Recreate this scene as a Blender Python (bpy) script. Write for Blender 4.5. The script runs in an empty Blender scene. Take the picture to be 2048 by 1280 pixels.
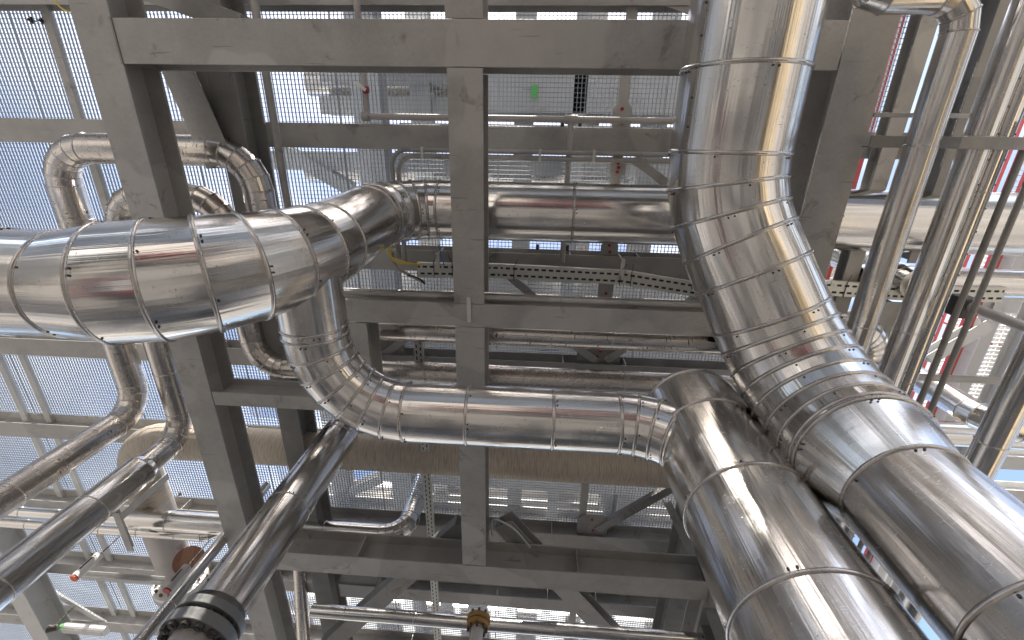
import bpy, bmesh, math, random
from mathutils import Vector, Matrix
random.seed(7)
sc = bpy.context.scene
COL = sc.collection

# ------------------------------------------------------------------ camera
CAMZ = 1.6
F = 888.0
e3 = Vector((62, -350, F)).normalized()
e2 = Vector((-42, 2245, F)); e2 = (e2 - e3 * e2.dot(e3)).normalized()
e1 = e2.cross(e3)
cam = bpy.data.cameras.new('camera'); camo = bpy.data.objects.new('camera', cam); COL.objects.link(camo)
cam.sensor_width = 36; cam.lens = F / 2048 * 36; cam.clip_end = 2000; cam.clip_start = .02
right = Vector((e1[0], e2[0], e3[0])); down = Vector((e1[1], e2[1], e3[1])); fwd = Vector((e1[2], e2[2], e3[2]))
M = Matrix.Identity(4)
for i in range(3):
    M[i][0] = right[i]; M[i][1] = -down[i]; M[i][2] = -fwd[i]
M[2][3] = CAMZ
camo.matrix_world = M
sc.camera = camo

# ------------------------------------------------------------------ light
SUN_DIR = Vector((-.10, -.62, .78)).normalized()      # towards the sun
elev = math.asin(SUN_DIR.z); azim = math.atan2(SUN_DIR.x, SUN_DIR.y)
w = bpy.data.worlds.new('World'); sc.world = w; w.use_nodes = True
nt = w.node_tree; nt.nodes.clear()
sky = nt.nodes.new('ShaderNodeTexSky'); sky.sky_type = 'NISHITA'; sky.sun_disc = False
sky.sun_elevation = elev; sky.sun_rotation = azim; sky.air_density = 1.0; sky.dust_density = 4.0; sky.ozone_density = 1.5
bg = nt.nodes.new('ShaderNodeBackground'); bg.inputs[1].default_value = .12
out = nt.nodes.new('ShaderNodeOutputWorld')
tc = nt.nodes.new('ShaderNodeTexCoord'); cn = nt.nodes.new('ShaderNodeTexNoise'); cn.inputs['Scale'].default_value = 2.6; cn.inputs['Detail'].default_value = 6; cn.inputs['Roughness'].default_value = .55
nt.links.new(tc.outputs['Generated'], cn.inputs['Vector'])
cr = nt.nodes.new('ShaderNodeValToRGB'); cr.color_ramp.elements[0].position = .46; cr.color_ramp.elements[1].position = .70; nt.links.new(cn.outputs[0], cr.inputs[0])
cm = nt.nodes.new('ShaderNodeMix'); cm.data_type = 'RGBA'; cm.inputs[7].default_value = (4.6, 4.7, 4.9, 1)
nt.links.new(cr.outputs[0], cm.inputs[0]); nt.links.new(sky.outputs[0], cm.inputs[6]); nt.links.new(cm.outputs[2], bg.inputs[0]); nt.links.new(bg.outputs[0], out.inputs[0])
sl = bpy.data.lights.new('sun', 'SUN'); sl.energy = 3.5; sl.angle = math.radians(.5); sl.color = (1, .95, .87)
so = bpy.data.objects.new('sun', sl); COL.objects.link(so)
so.rotation_euler = SUN_DIR.to_track_quat('Z', 'Y').to_euler()
sc.view_settings.view_transform = 'Standard'; sc.view_settings.look = 'None'
sc.view_settings.exposure = 1.95; sc.view_settings.gamma = 1; sc.view_settings.use_curve_mapping = False
sc.cycles.max_bounces = 8; sc.cycles.glossy_bounces = 5; sc.cycles.diffuse_bounces = 4
sc.cycles.sample_clamp_indirect = 8; sc.cycles.use_denoising = True

# ------------------------------------------------------------------ helpers
def P(u, v, H):
    """world point at height H above the lens, on the sight line of photo pixel (u, v)"""
    d = Vector(((u - 1024) / F, (v - 640) / F, 1))
    q = Vector((d.dot(e1), d.dot(e2), d.dot(e3)))
    q *= H / q.z
    return Vector((q.x, q.y, q.z + CAMZ))
def Z(h): return h + CAMZ
def V(x, y, h): return Vector((x, y, h + CAMZ))
def X(u, v, H): return P(u, v, H).x
def Y(u, v, H): return P(u, v, H).y

def tag(o, label=None, cat=None, group=None, kind=None):
    if label: o['label'] = label
    if cat: o['category'] = cat
    if group: o['group'] = group
    if kind: o['kind'] = kind
    elif label: o['kind'] = 'thing'
    return o
def empty(name, loc, label, cat, group=None):
    o = bpy.data.objects.new(name, None); COL.objects.link(o); o.location = loc; o.empty_display_size = .1
    return tag(o, label, cat, group)
def mesh_obj(name, verts, faces, mat, parent=None, smooth=False, uvs=None, fattr=None):
    me = bpy.data.meshes.new(name)
    off = Vector((0, 0, 0))
    p = parent
    while p is not None:
        off = off + p.location; p = p.parent
    me.from_pydata([tuple(Vector(v) - off) for v in verts], [], faces)
    if uvs:
        l = me.uv_layers.new(name='UVMap')
        for i, uv in enumerate(uvs): l.data[i].uv = uv
    if fattr:
        a = me.attributes.new('gore', 'FLOAT', 'FACE')
        a.data.foreach_set('value', fattr)
    if smooth:
        me.polygons.foreach_set('use_smooth', [True] * len(me.polygons))
    me.materials.append(mat)
    me.update()
    o = bpy.data.objects.new(name, me); COL.objects.link(o)
    if parent: o.parent = parent
    return o

class MB:
    def __init__(s): s.v = []; s.f = []
    def add(s, vs, fs):
        b = len(s.v); s.v += [Vector(v) for v in vs]; s.f += [tuple(i + b for i in f) for f in fs]; return s
    def box(s, a, b):
        x0, y0, z0 = a; x1, y1, z1 = b
        return s.add([(x0,y0,z0),(x1,y0,z0),(x1,y1,z0),(x0,y1,z0),(x0,y0,z1),(x1,y0,z1),(x1,y1,z1),(x0,y1,z1)],
              [(3,2,1,0),(4,5,6,7),(0,1,5,4),(1,2,6,5),(2,3,7,6),(3,0,4,7)])
    def obox(s, p0, p1, wd, hg, up=(0,0,1)):
        return s.prof([(-wd/2,0),(wd/2,0),(wd/2,hg),(-wd/2,hg)], p0, p1, up)
    def prof(s, pr, p0, p1, up=(0,0,1)):
        p0 = Vector(p0); p1 = Vector(p1); d = (p1 - p0).normalized(); up = Vector(up)
        sd = d.cross(up).normalized(); up = sd.cross(d).normalized()
        n = len(pr)
        vs = [p0 + sd * a + up * b for a, b in pr] + [p1 + sd * a + up * b for a, b in pr]
        fs = [(i, (i + 1) % n, n + (i + 1) % n, n + i) for i in range(n)] + [tuple(range(n - 1, -1, -1)), tuple(range(n, 2 * n))]
        return s.add(vs, fs)
    def cyl(s, p0, p1, r, n=16, r1=None):
        p0 = Vector(p0); p1 = Vector(p1); d = (p1 - p0).normalized()
        a = d.orthogonal().normalized(); b = d.cross(a); r1 = r if r1 is None else r1
        vs = []
        for p, rr in ((p0, r), (p1, r1)):
            for k in range(n):
                t = 2 * math.pi * k / n; vs.append(p + (a * math.cos(t) + b * math.sin(t)) * rr)
        fs = [(k, (k + 1) % n, n + (k + 1) % n, n + k) for k in range(n)] + [tuple(range(n - 1, -1, -1)), tuple(range(n, 2 * n))]
        return s.add(vs, fs)
    def annulus(s, p0, p1, r, ri, n=28):
        p0 = Vector(p0); p1 = Vector(p1); d = (p1 - p0).normalized()
        a = d.orthogonal().normalized(); b = d.cross(a); vs = []
        for p, rr in ((p0, ri), (p0, r), (p1, r), (p1, ri)):
            for k in range(n):
                t = 2 * math.pi * k / n; vs.append(p + (a * math.cos(t) + b * math.sin(t)) * rr)
        fs = []
        for j in range(4):
            for k in range(n):
                fs.append((j*n+k, j*n+(k+1) % n, ((j+1) % 4)*n+(k+1) % n, ((j+1) % 4)*n+k))
        return s.add(vs, fs)
    def build(s, name, mat, parent=None, smooth=False, bevel=0):
        o = mesh_obj(name, s.v, s.f, mat, parent, False)
        bm = bmesh.new(); bm.from_mesh(o.data); bmesh.ops.recalc_face_normals(bm, faces=bm.faces); bm.to_mesh(o.data); bm.free()
        if smooth:
            o.data.polygons.foreach_set('use_smooth', [True] * len(o.data.polygons))
            o.data.set_sharp_from_angle(angle=math.radians(40))
        if bevel:
            m = o.modifiers.new('bevel', 'BEVEL'); m.width = bevel; m.segments = 2; m.limit_method = 'ANGLE'
        return o

def I_(W, D, tf=.02, tw=.012):
    a = W / 2; t = tw / 2
    return [(-a,0),(a,0),(a,tf),(t,tf),(t,D-tf),(a,D-tf),(a,D),(-a,D),(-a,D-tf),(-t,D-tf),(-t,tf),(-a,tf)]
def C_(W, D, t=.012):   # channel, web on the left, open to the right
    return [(-W/2,0),(W/2,0),(W/2,t),(-W/2+t,t),(-W/2+t,D-t),(W/2,D-t),(W/2,D),(-W/2,D)]
def L_(a, b, t=.01):
    return [(-a/2,0),(a/2,0),(a/2,t),(-a/2+t,t),(-a/2+t,b),(-a/2,b)]
def T_(W, D, t=.01):
    return [(-W/2,0),(W/2,0),(W/2,t),(t/2,t),(t/2,D),(-t/2,D),(-t/2,t),(-W/2,t)]
def R_(W, D): return [(-W/2,0),(W/2,0),(W/2,D),(-W/2,D)]

# ------------------------------------------------------------------ materials
def new_mat(name):
    m = bpy.data.materials.new(name); m.use_nodes = True
    n = m.node_tree; b = n.nodes['Principled BSDF']
    return m, n, b
def nd(n, t, **kw):
    x = n.nodes.new(t)
    for k, v in kw.items(): setattr(x, k, v)
    return x
def ramp(n, src, stops):
    r = nd(n, 'ShaderNodeValToRGB'); n.links.new(src, r.inputs[0])
    el = r.color_ramp.elements
    while len(el) > 1: el.remove(el[-1])
    el[0].position = stops[0][0]; el[0].color = stops[0][1]
    for p, c in stops[1:]:
        e = el.new(p); e.color = c
    return r.outputs[0]
def g(v, a=1): return (v, v, v, a)
def noise(n, vec, scale, detail=3, rough=.55, dist=0):
    x = nd(n, 'ShaderNodeTexNoise'); x.inputs['Scale'].default_value = scale; x.inputs['Detail'].default_value = detail
    x.inputs['Roughness'].default_value = rough; x.inputs['Distortion'].default_value = dist
    if vec is not None: n.links.new(vec, x.inputs['Vector'])
    return x.outputs[0]
def mapping(n, vec, scale):
    x = nd(n, 'ShaderNodeMapping'); x.inputs['Scale'].default_value = scale; n.links.new(vec, x.inputs[0]); return x.outputs[0]
def mathn(n, op, a, b):
    x = nd(n, 'ShaderNodeMath', operation=op)
    for i, s in enumerate((a, b)):
        if isinstance(s, (int, float)): x.inputs[i].default_value = s
        else: n.links.new(s, x.inputs[i])
    return x.outputs[0]
def mixc(n, fac, a, b, mode='MIX'):
    x = nd(n, 'ShaderNodeMix', data_type='RGBA', blend_type=mode)
    for i, s in ((0, fac), (6, a), (7, b)):
        if isinstance(s, (int, float)): x.inputs[i].default_value = s
        elif isinstance(s, tuple): x.inputs[i].default_value = s
        else: n.links.new(s, x.inputs[i])
    return x.outputs[2]

def cladding(name, c0, c1, rough=.14, streak=1.0, dent=1.0, dirt=.5, speck=(.10, .07, .05, 1), lo_=.66, sps=(30, 150, 1)):
    m, n, b = new_mat(name)
    uv = nd(n, 'ShaderNodeUVMap').outputs[0]
    geo = nd(n, 'ShaderNodeNewGeometry').outputs['Position']
    oi = nd(n, 'ShaderNodeObjectInfo').outputs['Random']
    ga = nd(n, 'ShaderNodeAttribute'); ga.attribute_name = 'gore'
    rnd = mathn(n, 'FRACT', mathn(n, 'ADD', oi, ga.outputs['Fac']), 0)
    st = noise(n, mapping(n, uv, (70, 1.6, 1)), 1.0, 4, .6)       # rolling marks along the run
    st2 = noise(n, mapping(n, uv, (3, 55, 1)), 1.0, 3, .6)       # faint marks round the pipe
    lo = noise(n, geo, 2.3, 2, .5)
    mid = noise(n, geo, 9, 3, .6)
    col = mixc(n, lo, c0, c1)
    col = mixc(n, mathn(n, 'MULTIPLY', rnd, .35), col, (c1[0]*.72, c1[1]*.70, c1[2]*.66, 1))
    sp = noise(n, mapping(n, uv, sps), 1.0, 2, .5)
    msk = mathn(n, 'MULTIPLY', ramp(n, sp, [(lo_, g(0)), (lo_ + .04, g(1))]), ramp(n, mid, [(.5, g(0)), (.6, g(1))]))
    col = mixc(n, mathn(n, 'MULTIPLY', msk, dirt), col, speck)
    refl_lane = noise(n, mapping(n, uv, (22, .22, 1)), 1.0, 4, .65)
    col = mixc(n, ramp(n, refl_lane, [(.42, g(.25)), (.60, g(0))]), col, (.42, .395, .37, 1))  # darker lanes along the run, reflection streaks put into the colour
    n.links.new(col, b.inputs['Base Color'])
    b.inputs['Metallic'].default_value = 1
    r = mathn(n, 'ADD', mathn(n, 'MULTIPLY', st, .08), rough - .05)
    r = mathn(n, 'ADD', r, mathn(n, 'MULTIPLY', ramp(n, mid, [(.45, g(0)), (.8, g(1))]), .10))
    r = mathn(n, 'ADD', r, mathn(n, 'MULTIPLY', rnd, .06))
    r = mathn(n, 'ADD', r, mathn(n, 'MULTIPLY', msk, .3))
    n.links.new(r, b.inputs['Roughness'])
    b.inputs['Anisotropic'].default_value = .35
    h = mathn(n, 'ADD', mathn(n, 'MULTIPLY', st, .00035 * streak), mathn(n, 'MULTIPLY', st2, .0002 * streak))
    h = mathn(n, 'ADD', h, mathn(n, 'MULTIPLY', noise(n, mapping(n, uv, (7, .55, 1)), 1.0, 2, .5), .0055 * dent))
    lane = noise(n, mapping(n, uv, (15, .10, 1)), 1.0, 4, .62)
    h = mathn(n, 'ADD', h, mathn(n, 'MULTIPLY', lane, .0042 * streak))
    h = mathn(n, 'ADD', h, mathn(n, 'MULTIPLY', mid, .0006 * dent))
    bp = nd(n, 'ShaderNodeBump'); bp.inputs['Strength'].default_value = 1; bp.inputs['Distance'].default_value = 1
    n.links.new(h, bp.inputs['Height']); n.links.new(bp.outputs[0], b.inputs['Normal'])
    return m
CLAD = cladding('bright_steel_cladding', (.83, .815, .79, 1), (.72, .70, .675, 1), .13, 1.0, .75)
CLAD_OLD = cladding('weathered_steel_cladding', (.74, .70, .655, 1), (.62, .575, .53, 1), .20, 1.2, .35, .35, (.12, .06, .03, 1))
CLAD_STAIN = cladding('brown_stained_cladding', (.74, .70, .655, 1), (.62, .575, .53, 1), .20, 1.2, .35, .9, (.10, .045, .02, 1), .60, (16, 45, 1))
BEAD = cladding('seam_bead_steel', (.64, .61, .58, 1), (.5, .47, .45, 1), .2)

def painted(name, c, rough=.5, metal=0.0, var=.25, stain=(.09, .065, .05, 1), stain_amt=.35, scale=1, bump=.0006, scratch=.5):
    m, n, b = new_mat(name)
    geo = nd(n, 'ShaderNodeNewGeometry').outputs['Position']
    a = noise(n, geo, 1.7 * scale, 4, .6); f = noise(n, geo, 55 * scale, 3, .6); k = noise(n, geo, 240 * scale, 2, .5)
    cc = (c[0], c[1], c[2], 1)
    d = tuple(x * (1 - var) for x in c) + (1,); l = tuple(min(1, x * (1 + var)) for x in c) + (1,)
    col = mixc(n, ramp(n, a, [(.3, g(0)), (.7, g(1))]), d, l)
    col = mixc(n, .5, col, mixc(n, f, d, l))
    col = mixc(n, ramp(n, k, [(.35, g(.5)), (.65, g(0))]), col, d)
    dr = noise(n, mapping(n, geo, (7, 7, .8)), 1.0, 4, .65); col = mixc(n, ramp(n, dr, [(.5, g(0)), (.75, g(.45))]), col, d)
    pa = noise(n, geo, .9 * scale, 2, .4); col = mixc(n, ramp(n, pa, [(.585, g(0)), (.60, g(.4))]), col, l)
    s = noise(n, geo, 3.1 * scale, 6, .7, .8)
    sm = mathn(n, 'MULTIPLY', ramp(n, s, [(.60, g(0)), (.68, g(1))]), stain_amt)
    col = mixc(n, sm, col, stain)
    scn = noise(n, mapping(n, geo, (2.2, 30, 11)), 1.0, 2, .5)
    scm = mathn(n, 'MULTIPLY', ramp(n, scn, [(.71, g(0)), (.74, g(1))]), scratch)
    col = mixc(n, scm, col, tuple(x * .35 for x in c) + (1,))
    n.links.new(col, b.inputs['Base Color'])
    b.inputs['Metallic'].default_value = metal
    n.links.new(mathn(n, 'ADD', rough - .1, mathn(n, 'MULTIPLY', f, .25)), b.inputs['Roughness'])
    bp = nd(n, 'ShaderNodeBump'); bp.inputs['Distance'].default_value = 1
    n.links.new(mathn(n, 'MULTIPLY', mathn(n, 'ADD', f, mathn(n, 'MULTIPLY', k, .4)), bump), bp.inputs['Height']); n.links.new(bp.outputs[0], b.inputs['Normal'])
    return m
STEEL = painted('grey_galvanised_steel', (.385, .375, .36), .5, .2, .34, stain_amt=.45)
STEEL_D = painted('dark_grey_steel', (.25, .245, .235), .5, .2, .32, stain_amt=.45)
STEEL_L = painted('pale_grey_steel', (.50, .50, .49), .5, .1, .15, stain_amt=.2)
GRATE = painted('grating_galvanised', (.33, .36, .40), .45, .35, .15, stain_amt=.1, scratch=0)
TRAY = painted('perforated_tray_zinc', (.6, .6, .56), .4, .4, .12, stain_amt=.1, scratch=0)
def fibrous(name, c, c2, rough):
    m, n, b = new_mat(name)
    uv = nd(n, 'ShaderNodeUVMap').outputs[0]; geo = nd(n, 'ShaderNodeNewGeometry').outputs['Position']
    f = noise(n, mapping(n, uv, (5, 75, 1)), 1.0, 4, .7, .3); a = noise(n, geo, 1.1, 5, .65); k = noise(n, geo, 90, 2, .5)
    col = mixc(n, ramp(n, a, [(.32, g(0)), (.68, g(1))]), c, c2)
    col = mixc(n, ramp(n, f, [(.47, g(0)), (.70, g(.85))]), col, (c[0]*.38, c[1]*.35, c[2]*.32, 1))
    col = mixc(n, ramp(n, f, [(.2, g(.5)), (.38, g(0))]), col, (.66, .60, .52, 1))
    col = mixc(n, mathn(n, 'MULTIPLY', k, .3), col, (.2, .15, .11, 1))
    n.links.new(col, b.inputs['Base Color']); b.inputs['Roughness'].default_value = rough; b.inputs['Metallic'].default_value = .15
    bp = nd(n, 'ShaderNodeBump'); bp.inputs['Distance'].default_value = 1; n.links.new(mathn(n, 'MULTIPLY', f, .002), bp.inputs['Height']); n.links.new(bp.outputs[0], b.inputs['Normal'])
    return m
RUSTY = fibrous('oxidised_pipe_steel', (.60, .535, .445, 1), (.48, .43, .37, 1), .6)
BROWNWALL = painted('brown_wall_cladding', (.30, .25, .20), .6, 0, .2)
FLANGE_D = painted('dark_flange_steel', (.21, .21, .21), .45, .35, .3)
BARE = painted('bare_pipe_steel', (.46, .43, .41), .55, .15, .22, (.2, .13, .1, 1), .5)
BOLT = painted('dark_bolt_steel', (.07, .065, .06), .5, .4, .2)
RUST = painted('rust_red_plate', (.24, .12, .08), .75, 0, .25, (.12, .05, .03, 1), .5)
OCHRE = painted('rusty_ochre_flange', (.34, .19, .06), .65, .1, .35, (.08, .04, .02, 1), .7, 4)
RED = painted('red_paint', (.33, .03, .03), .45, 0, .12, scratch=.2, stain_amt=.1)
ORANGE = painted('orange_paint', (.75, .13, .05), .5, 0, .12, scratch=0, stain_amt=.1)
WHITE = painted('white_paint', (.78, .77, .74), .45, 0, .06, scratch=.15, stain_amt=.15)
GREEN = painted('green_tag_paint', (.10, .60, .10), .5, 0, .1, scratch=0, stain_amt=0)
YELLOW = painted('yellow_cable_sheath', (.75, .55, .03), .4, 0, .05, scratch=0, stain_amt=0)
BLUEC = painted('blue_cable_sheath', (.05, .22, .55), .4, 0, .05, scratch=0, stain_amt=0)
BLACK = painted('black_plastic', (.02, .02, .022), .4, 0, .1, scratch=0, stain_amt=0)
def ground_mat():
    m, n, b = new_mat('worn_concrete_ground')
    geo = nd(n, 'ShaderNodeNewGeometry').outputs['Position']
    a = noise(n, geo, .22, 5, .65); c = noise(n, geo, 5, 5, .65); sp = noise(n, geo, 40, 3, .6); wet = noise(n, geo, .55, 3, .5, 1.0)
    br = nd(n, 'ShaderNodeTexBrick'); n.links.new(geo, br.inputs['Vector'])
    br.inputs['Scale'].default_value = 1; br.inputs['Brick Width'].default_value = 2.6; br.inputs['Row Height'].default_value = 1.7
    br.inputs['Mortar Size'].default_value = .03; br.inputs['Color1'].default_value = (.125, .118, .11, 1); br.inputs['Color2'].default_value = (.50, .465, .415, 1); br.inputs['Mortar'].default_value = (.03, .03, .03, 1); br.inputs['Bias'].default_value = -.25
    col = mixc(n, ramp(n, a, [(.47, g(0)), (.53, g(1))]), br.outputs[0], (.13, .124, .116, 1))
    col = mixc(n, mathn(n, 'MULTIPLY', ramp(n, wet, [(.56, g(0)), (.60, g(1))]), .75), col, (.08, .075, .07, 1))
    col = mixc(n, mathn(n, 'MULTIPLY', c, .4), col, (.12, .11, .10, 1)); col = mixc(n, mathn(n, 'MULTIPLY', sp, .15), col, (.5, .48, .45, 1))
    n.links.new(col, b.inputs['Base Color']); b.inputs['Roughness'].default_value = .8
    return m

# ------------------------------------------------------------------ setting
gm = MB(); gm.add([(-600,-600,0),(600,-600,0),(600,600,0),(-600,600,0)], [(0,1,2,3)])
tag(gm.build('ground', ground_mat()), kind='structure')

# unseen equipment added below the view to shape the reflections in the cladding
def drum(name, label, a, b, r, mat):
    a = Vector(a); b = Vector(b); d = (b - a).normalized()
    root = empty(name, (a.x, a.y, 0), label, 'vessel')
    m = MB(); m.cyl(a, b, r, 40); m.cyl(a - d*r*.3, a, r*.6, 40, r); m.cyl(b, b + d*r*.3, r, 40, r*.6); m.build('shell', mat, root, True)
    for t in (.2, .8):
        c = a.lerp(b, t); m = MB(); m.obox((c.x, c.y, 0) if abs(d.x) > .5 else (c.x, c.y, 0), (c.x, c.y, c.z - r*.8), .25 if abs(d.x) > .5 else r*1.5, r*1.5 if abs(d.x) > .5 else .25, (0, 1, 0)); m.build('saddle', STEEL_D, root)
    return root
def cabinet(name, label, x, y, sx, sy, h, mat):
    root = empty(name, (x, y, 0), label, 'equipment')
    m = MB(); m.box((x-sx/2, y-sy/2, .12), (x+sx/2, y+sy/2, h)); m.build('housing', mat, root, False, .02)
    m = MB(); m.box((x-sx/2-.05, y-sy/2-.05, .002), (x+sx/2+.05, y+sy/2+.05, .118)); m.build('plinth', STEEL_L, root)
    m = MB(); m.box((x-sx*.3, y-sy*.3, h+.002), (x+sx*.3, y+sy*.3, h+.09)); m.build('cover', STEEL_D, root, False, .01)
DKGREY = painted('dark_equipment_paint', (.19, .185, .18), .5, 0, .2, scratch=0)
DKRED = painted('dark_red_equipment_paint', (.16, .03, .03), .45, 0, .15, scratch=0)
TAN = painted('tan_equipment_paint', (.42, .33, .20), .5, 0, .15, scratch=0)
drum('process_drum', 'dark horizontal drum on saddles below the thick left pipe', (-7, 3.2, 1.1), (-2.6, 3.2, 1.1), .7, DKGREY)
drum('process_drum', 'pale lengthwise drum on saddles below the looped pipes', (-4.6, -6.5, 1.0), (-4.6, -1.2, 1.0), .65, STEEL_L)
drum('process_drum', 'tan lengthwise drum on saddles below the leaning pipes', (4.6, -4, 1.2), (4.6, 3.5, 1.2), .8, TAN)
drum('process_drum', 'dark red horizontal drum on saddles behind the viewer', (-2.2, -3.6, .9), (1.6, -3.6, .9), .55, DKRED)
drum('process_drum', 'dark horizontal drum on saddles beyond the standing pipe', (-1.5, 8.6, 1.3), (5.5, 8.6, 1.3), .9, DKGREY)
cabinet('pump_skid', 'low dark pump skid under the branch pipe', -.9, 4.2, 1.6, 1.0, .9, DKGREY)
cabinet('pump_skid', 'low dark red pump skid left of the viewer', -2.6, 0.2, .8, 1.6, .7, DKRED)
cabinet('pump_skid', 'low dark pump skid right of the viewer', 2.9, -.6, .9, 2.2, .9, DKGREY)
cabinet('control_cabinet', 'tall grey control cabinet behind the viewer at right', 1.2, -6.2, 3.4, 1.2, 2.3, STEEL)
cabinet('control_cabinet', 'tall pale control cabinet behind the viewer at left', -8.6, -1.0, 1.2, 4.0, 2.4, STEEL_L)
def shed(label, x, y, sx, sy, h, mat):  # unseen buildings added to block low sky and shape the reflections
    root = empty('plant_building', (x, y, 0), label, 'building')
    m = MB(); m.box((x-sx/2, y-sy/2, .001), (x+sx/2, y+sy/2, h)); m.build('wall', mat, root)
    m = MB(); m.box((x-sx/2-.3, y-sy/2-.3, h+.002), (x+sx/2+.3, y+sy/2+.3, h+.3)); m.build('roof', STEEL_D, root)
    n = int(max(sx, sy) / 3)
    for k in range(n):
        t = -.5 + (k + .5) / n; m = MB()
        if sx > sy:
            yy = y - sy/2 if y > 0 else y + sy/2; m.box((x+t*sx-.8, yy-.03, h*.45), (x+t*sx+.8, yy+.03, h*.7))
        else:
            xx = x - sx/2 if x > 0 else x + sx/2; m.box((xx-.03, y+t*sy-.8, h*.45), (xx+.03, y+t*sy+.8, h*.7))
        m.build('window', DKGREY if k % 3 else STEEL_L, root)
shed('long pale plant building behind the viewer', 0, -24, 50, 8, 8.5, STEEL_L)
shed('long pale plant building far to the left', -28, 2, 8, 40, 8, STEEL_L)
shed('long dark plant building far beyond the frame', 0, 30, 56, 8, 7.5, STEEL_D)
shed('long grey plant building far to the right', 30, 4, 8, 42, 7, STEEL_D)

# ------------------------------------------------------------------ pipes
def ring_pts(c, nrm, up, r, N):
    sd = nrm.cross(up).normalized(); u2 = sd.cross(nrm).normalized()
    return [c + (sd * math.cos(2*math.pi*k/N) + u2 * math.sin(2*math.pi*k/N)) * r for k in range(N)]

def tube_mesh(name, stations, mat, parent, N, v0=0, cap0=False, cap1=False):
    """stations: (centre, normal, up, radius); a separate ring at each joint so every gore shades as its own plate"""
    vs, fs, uvs, at = [], [], [], []
    vv = v0
    for s in range(len(stations) - 1):
        c0, n0, u0, r0 = stations[s]; c1, n1, u1, r1 = stations[s + 1]
        b = len(vs); L = (c1 - c0).length
        vs += ring_pts(c0, n0, u0, r0, N) + ring_pts(c1, n1, u1, r1, N)
        rv = random.random()
        for k in range(N):
            k2 = (k + 1) % N
            fs.append((b+k, b+k2, b+N+k2, b+N+k))
            ua, ub = 2*math.pi*r0*k/N, 2*math.pi*r0*(k+1)/N
            uvs += [(ua + rv*9, vv), (ub + rv*9, vv), (ub + rv*9, vv+L), (ua + rv*9, vv+L)]
            at.append(rv)
        vv += L
    if cap0:
        fs.append(tuple(range(N-1, -1, -1))); uvs += [(0, 0)] * N; at.append(0)
    if cap1:
        b = len(vs) - N; fs.append(tuple(range(b, b+N))); uvs += [(0, 0)] * N; at.append(0)
    o = mesh_obj(name, vs, fs, mat, parent, True, uvs, at)
    o.data.set_sharp_from_angle(angle=math.radians(60))
    return o, vv

def bead(c, nrm, up, r, parent, mat, wd, hg, N):
    pr = [(-wd, -.004), (-wd, 0.001), (-wd*.55, hg*.8), (0, hg), (wd*.55, hg*.8), (wd, 0.001), (wd, -.004)]
    vs, fs, uvs = [], [], []
    for a, h in pr: vs += ring_pts(c + nrm * a, nrm, up, r + h, N)
    for j in range(len(pr) - 1):
        for k in range(N):
            k2 = (k+1) % N
            fs.append((j*N+k, j*N+k2, (j+1)*N+k2, (j+1)*N+k))
            uvs += [(k*r*6.28/N, j*.01), ((k+1)*r*6.28/N, j*.01), ((k+1)*r*6.28/N, j*.01+.01), (k*r*6.28/N, j*.01+.01)]
    nb = len(fs)
    if r > .19:
        sd = nrm.cross(up).normalized(); u2 = sd.cross(nrm).normalized(); t0 = random.random() * 6.28
        for j in range(5):
            t = t0 + 1.2566 * j + random.uniform(-.25, .25); rad = sd * math.cos(t) + u2 * math.sin(t); tg = nrm.cross(rad)
            for dt in ((0,) if j % 2 else (-.018, .018)):
                c0 = c + rad * (r - .001) + nrm * (wd + .012) + tg * dt; b = len(vs)
                for h, q in ((0, .0062), (.006, .0062)):
                    vs += [c0 + rad * h + (nrm * math.cos(k*1.0472) + tg * math.sin(k*1.0472)) * q for k in range(6)]
                fs.append(tuple(b + 6 + k for k in range(6))); uvs += [(0, 0)] * 6
                for k in range(6): fs.append((b+k, b+(k+1) % 6, b+6+(k+1) % 6, b+6+k)); uvs += [(0, 0)] * 4
    o = mesh_obj('seam_band', vs, fs, mat, parent, True, uvs, [random.random()] * len(fs))
    if len(fs) > nb:
        o.data.materials.append(BOLT)
        for p in list(o.data.polygons)[nb:]: p.material_index = 1; p.use_smooth = False
    return o

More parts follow.
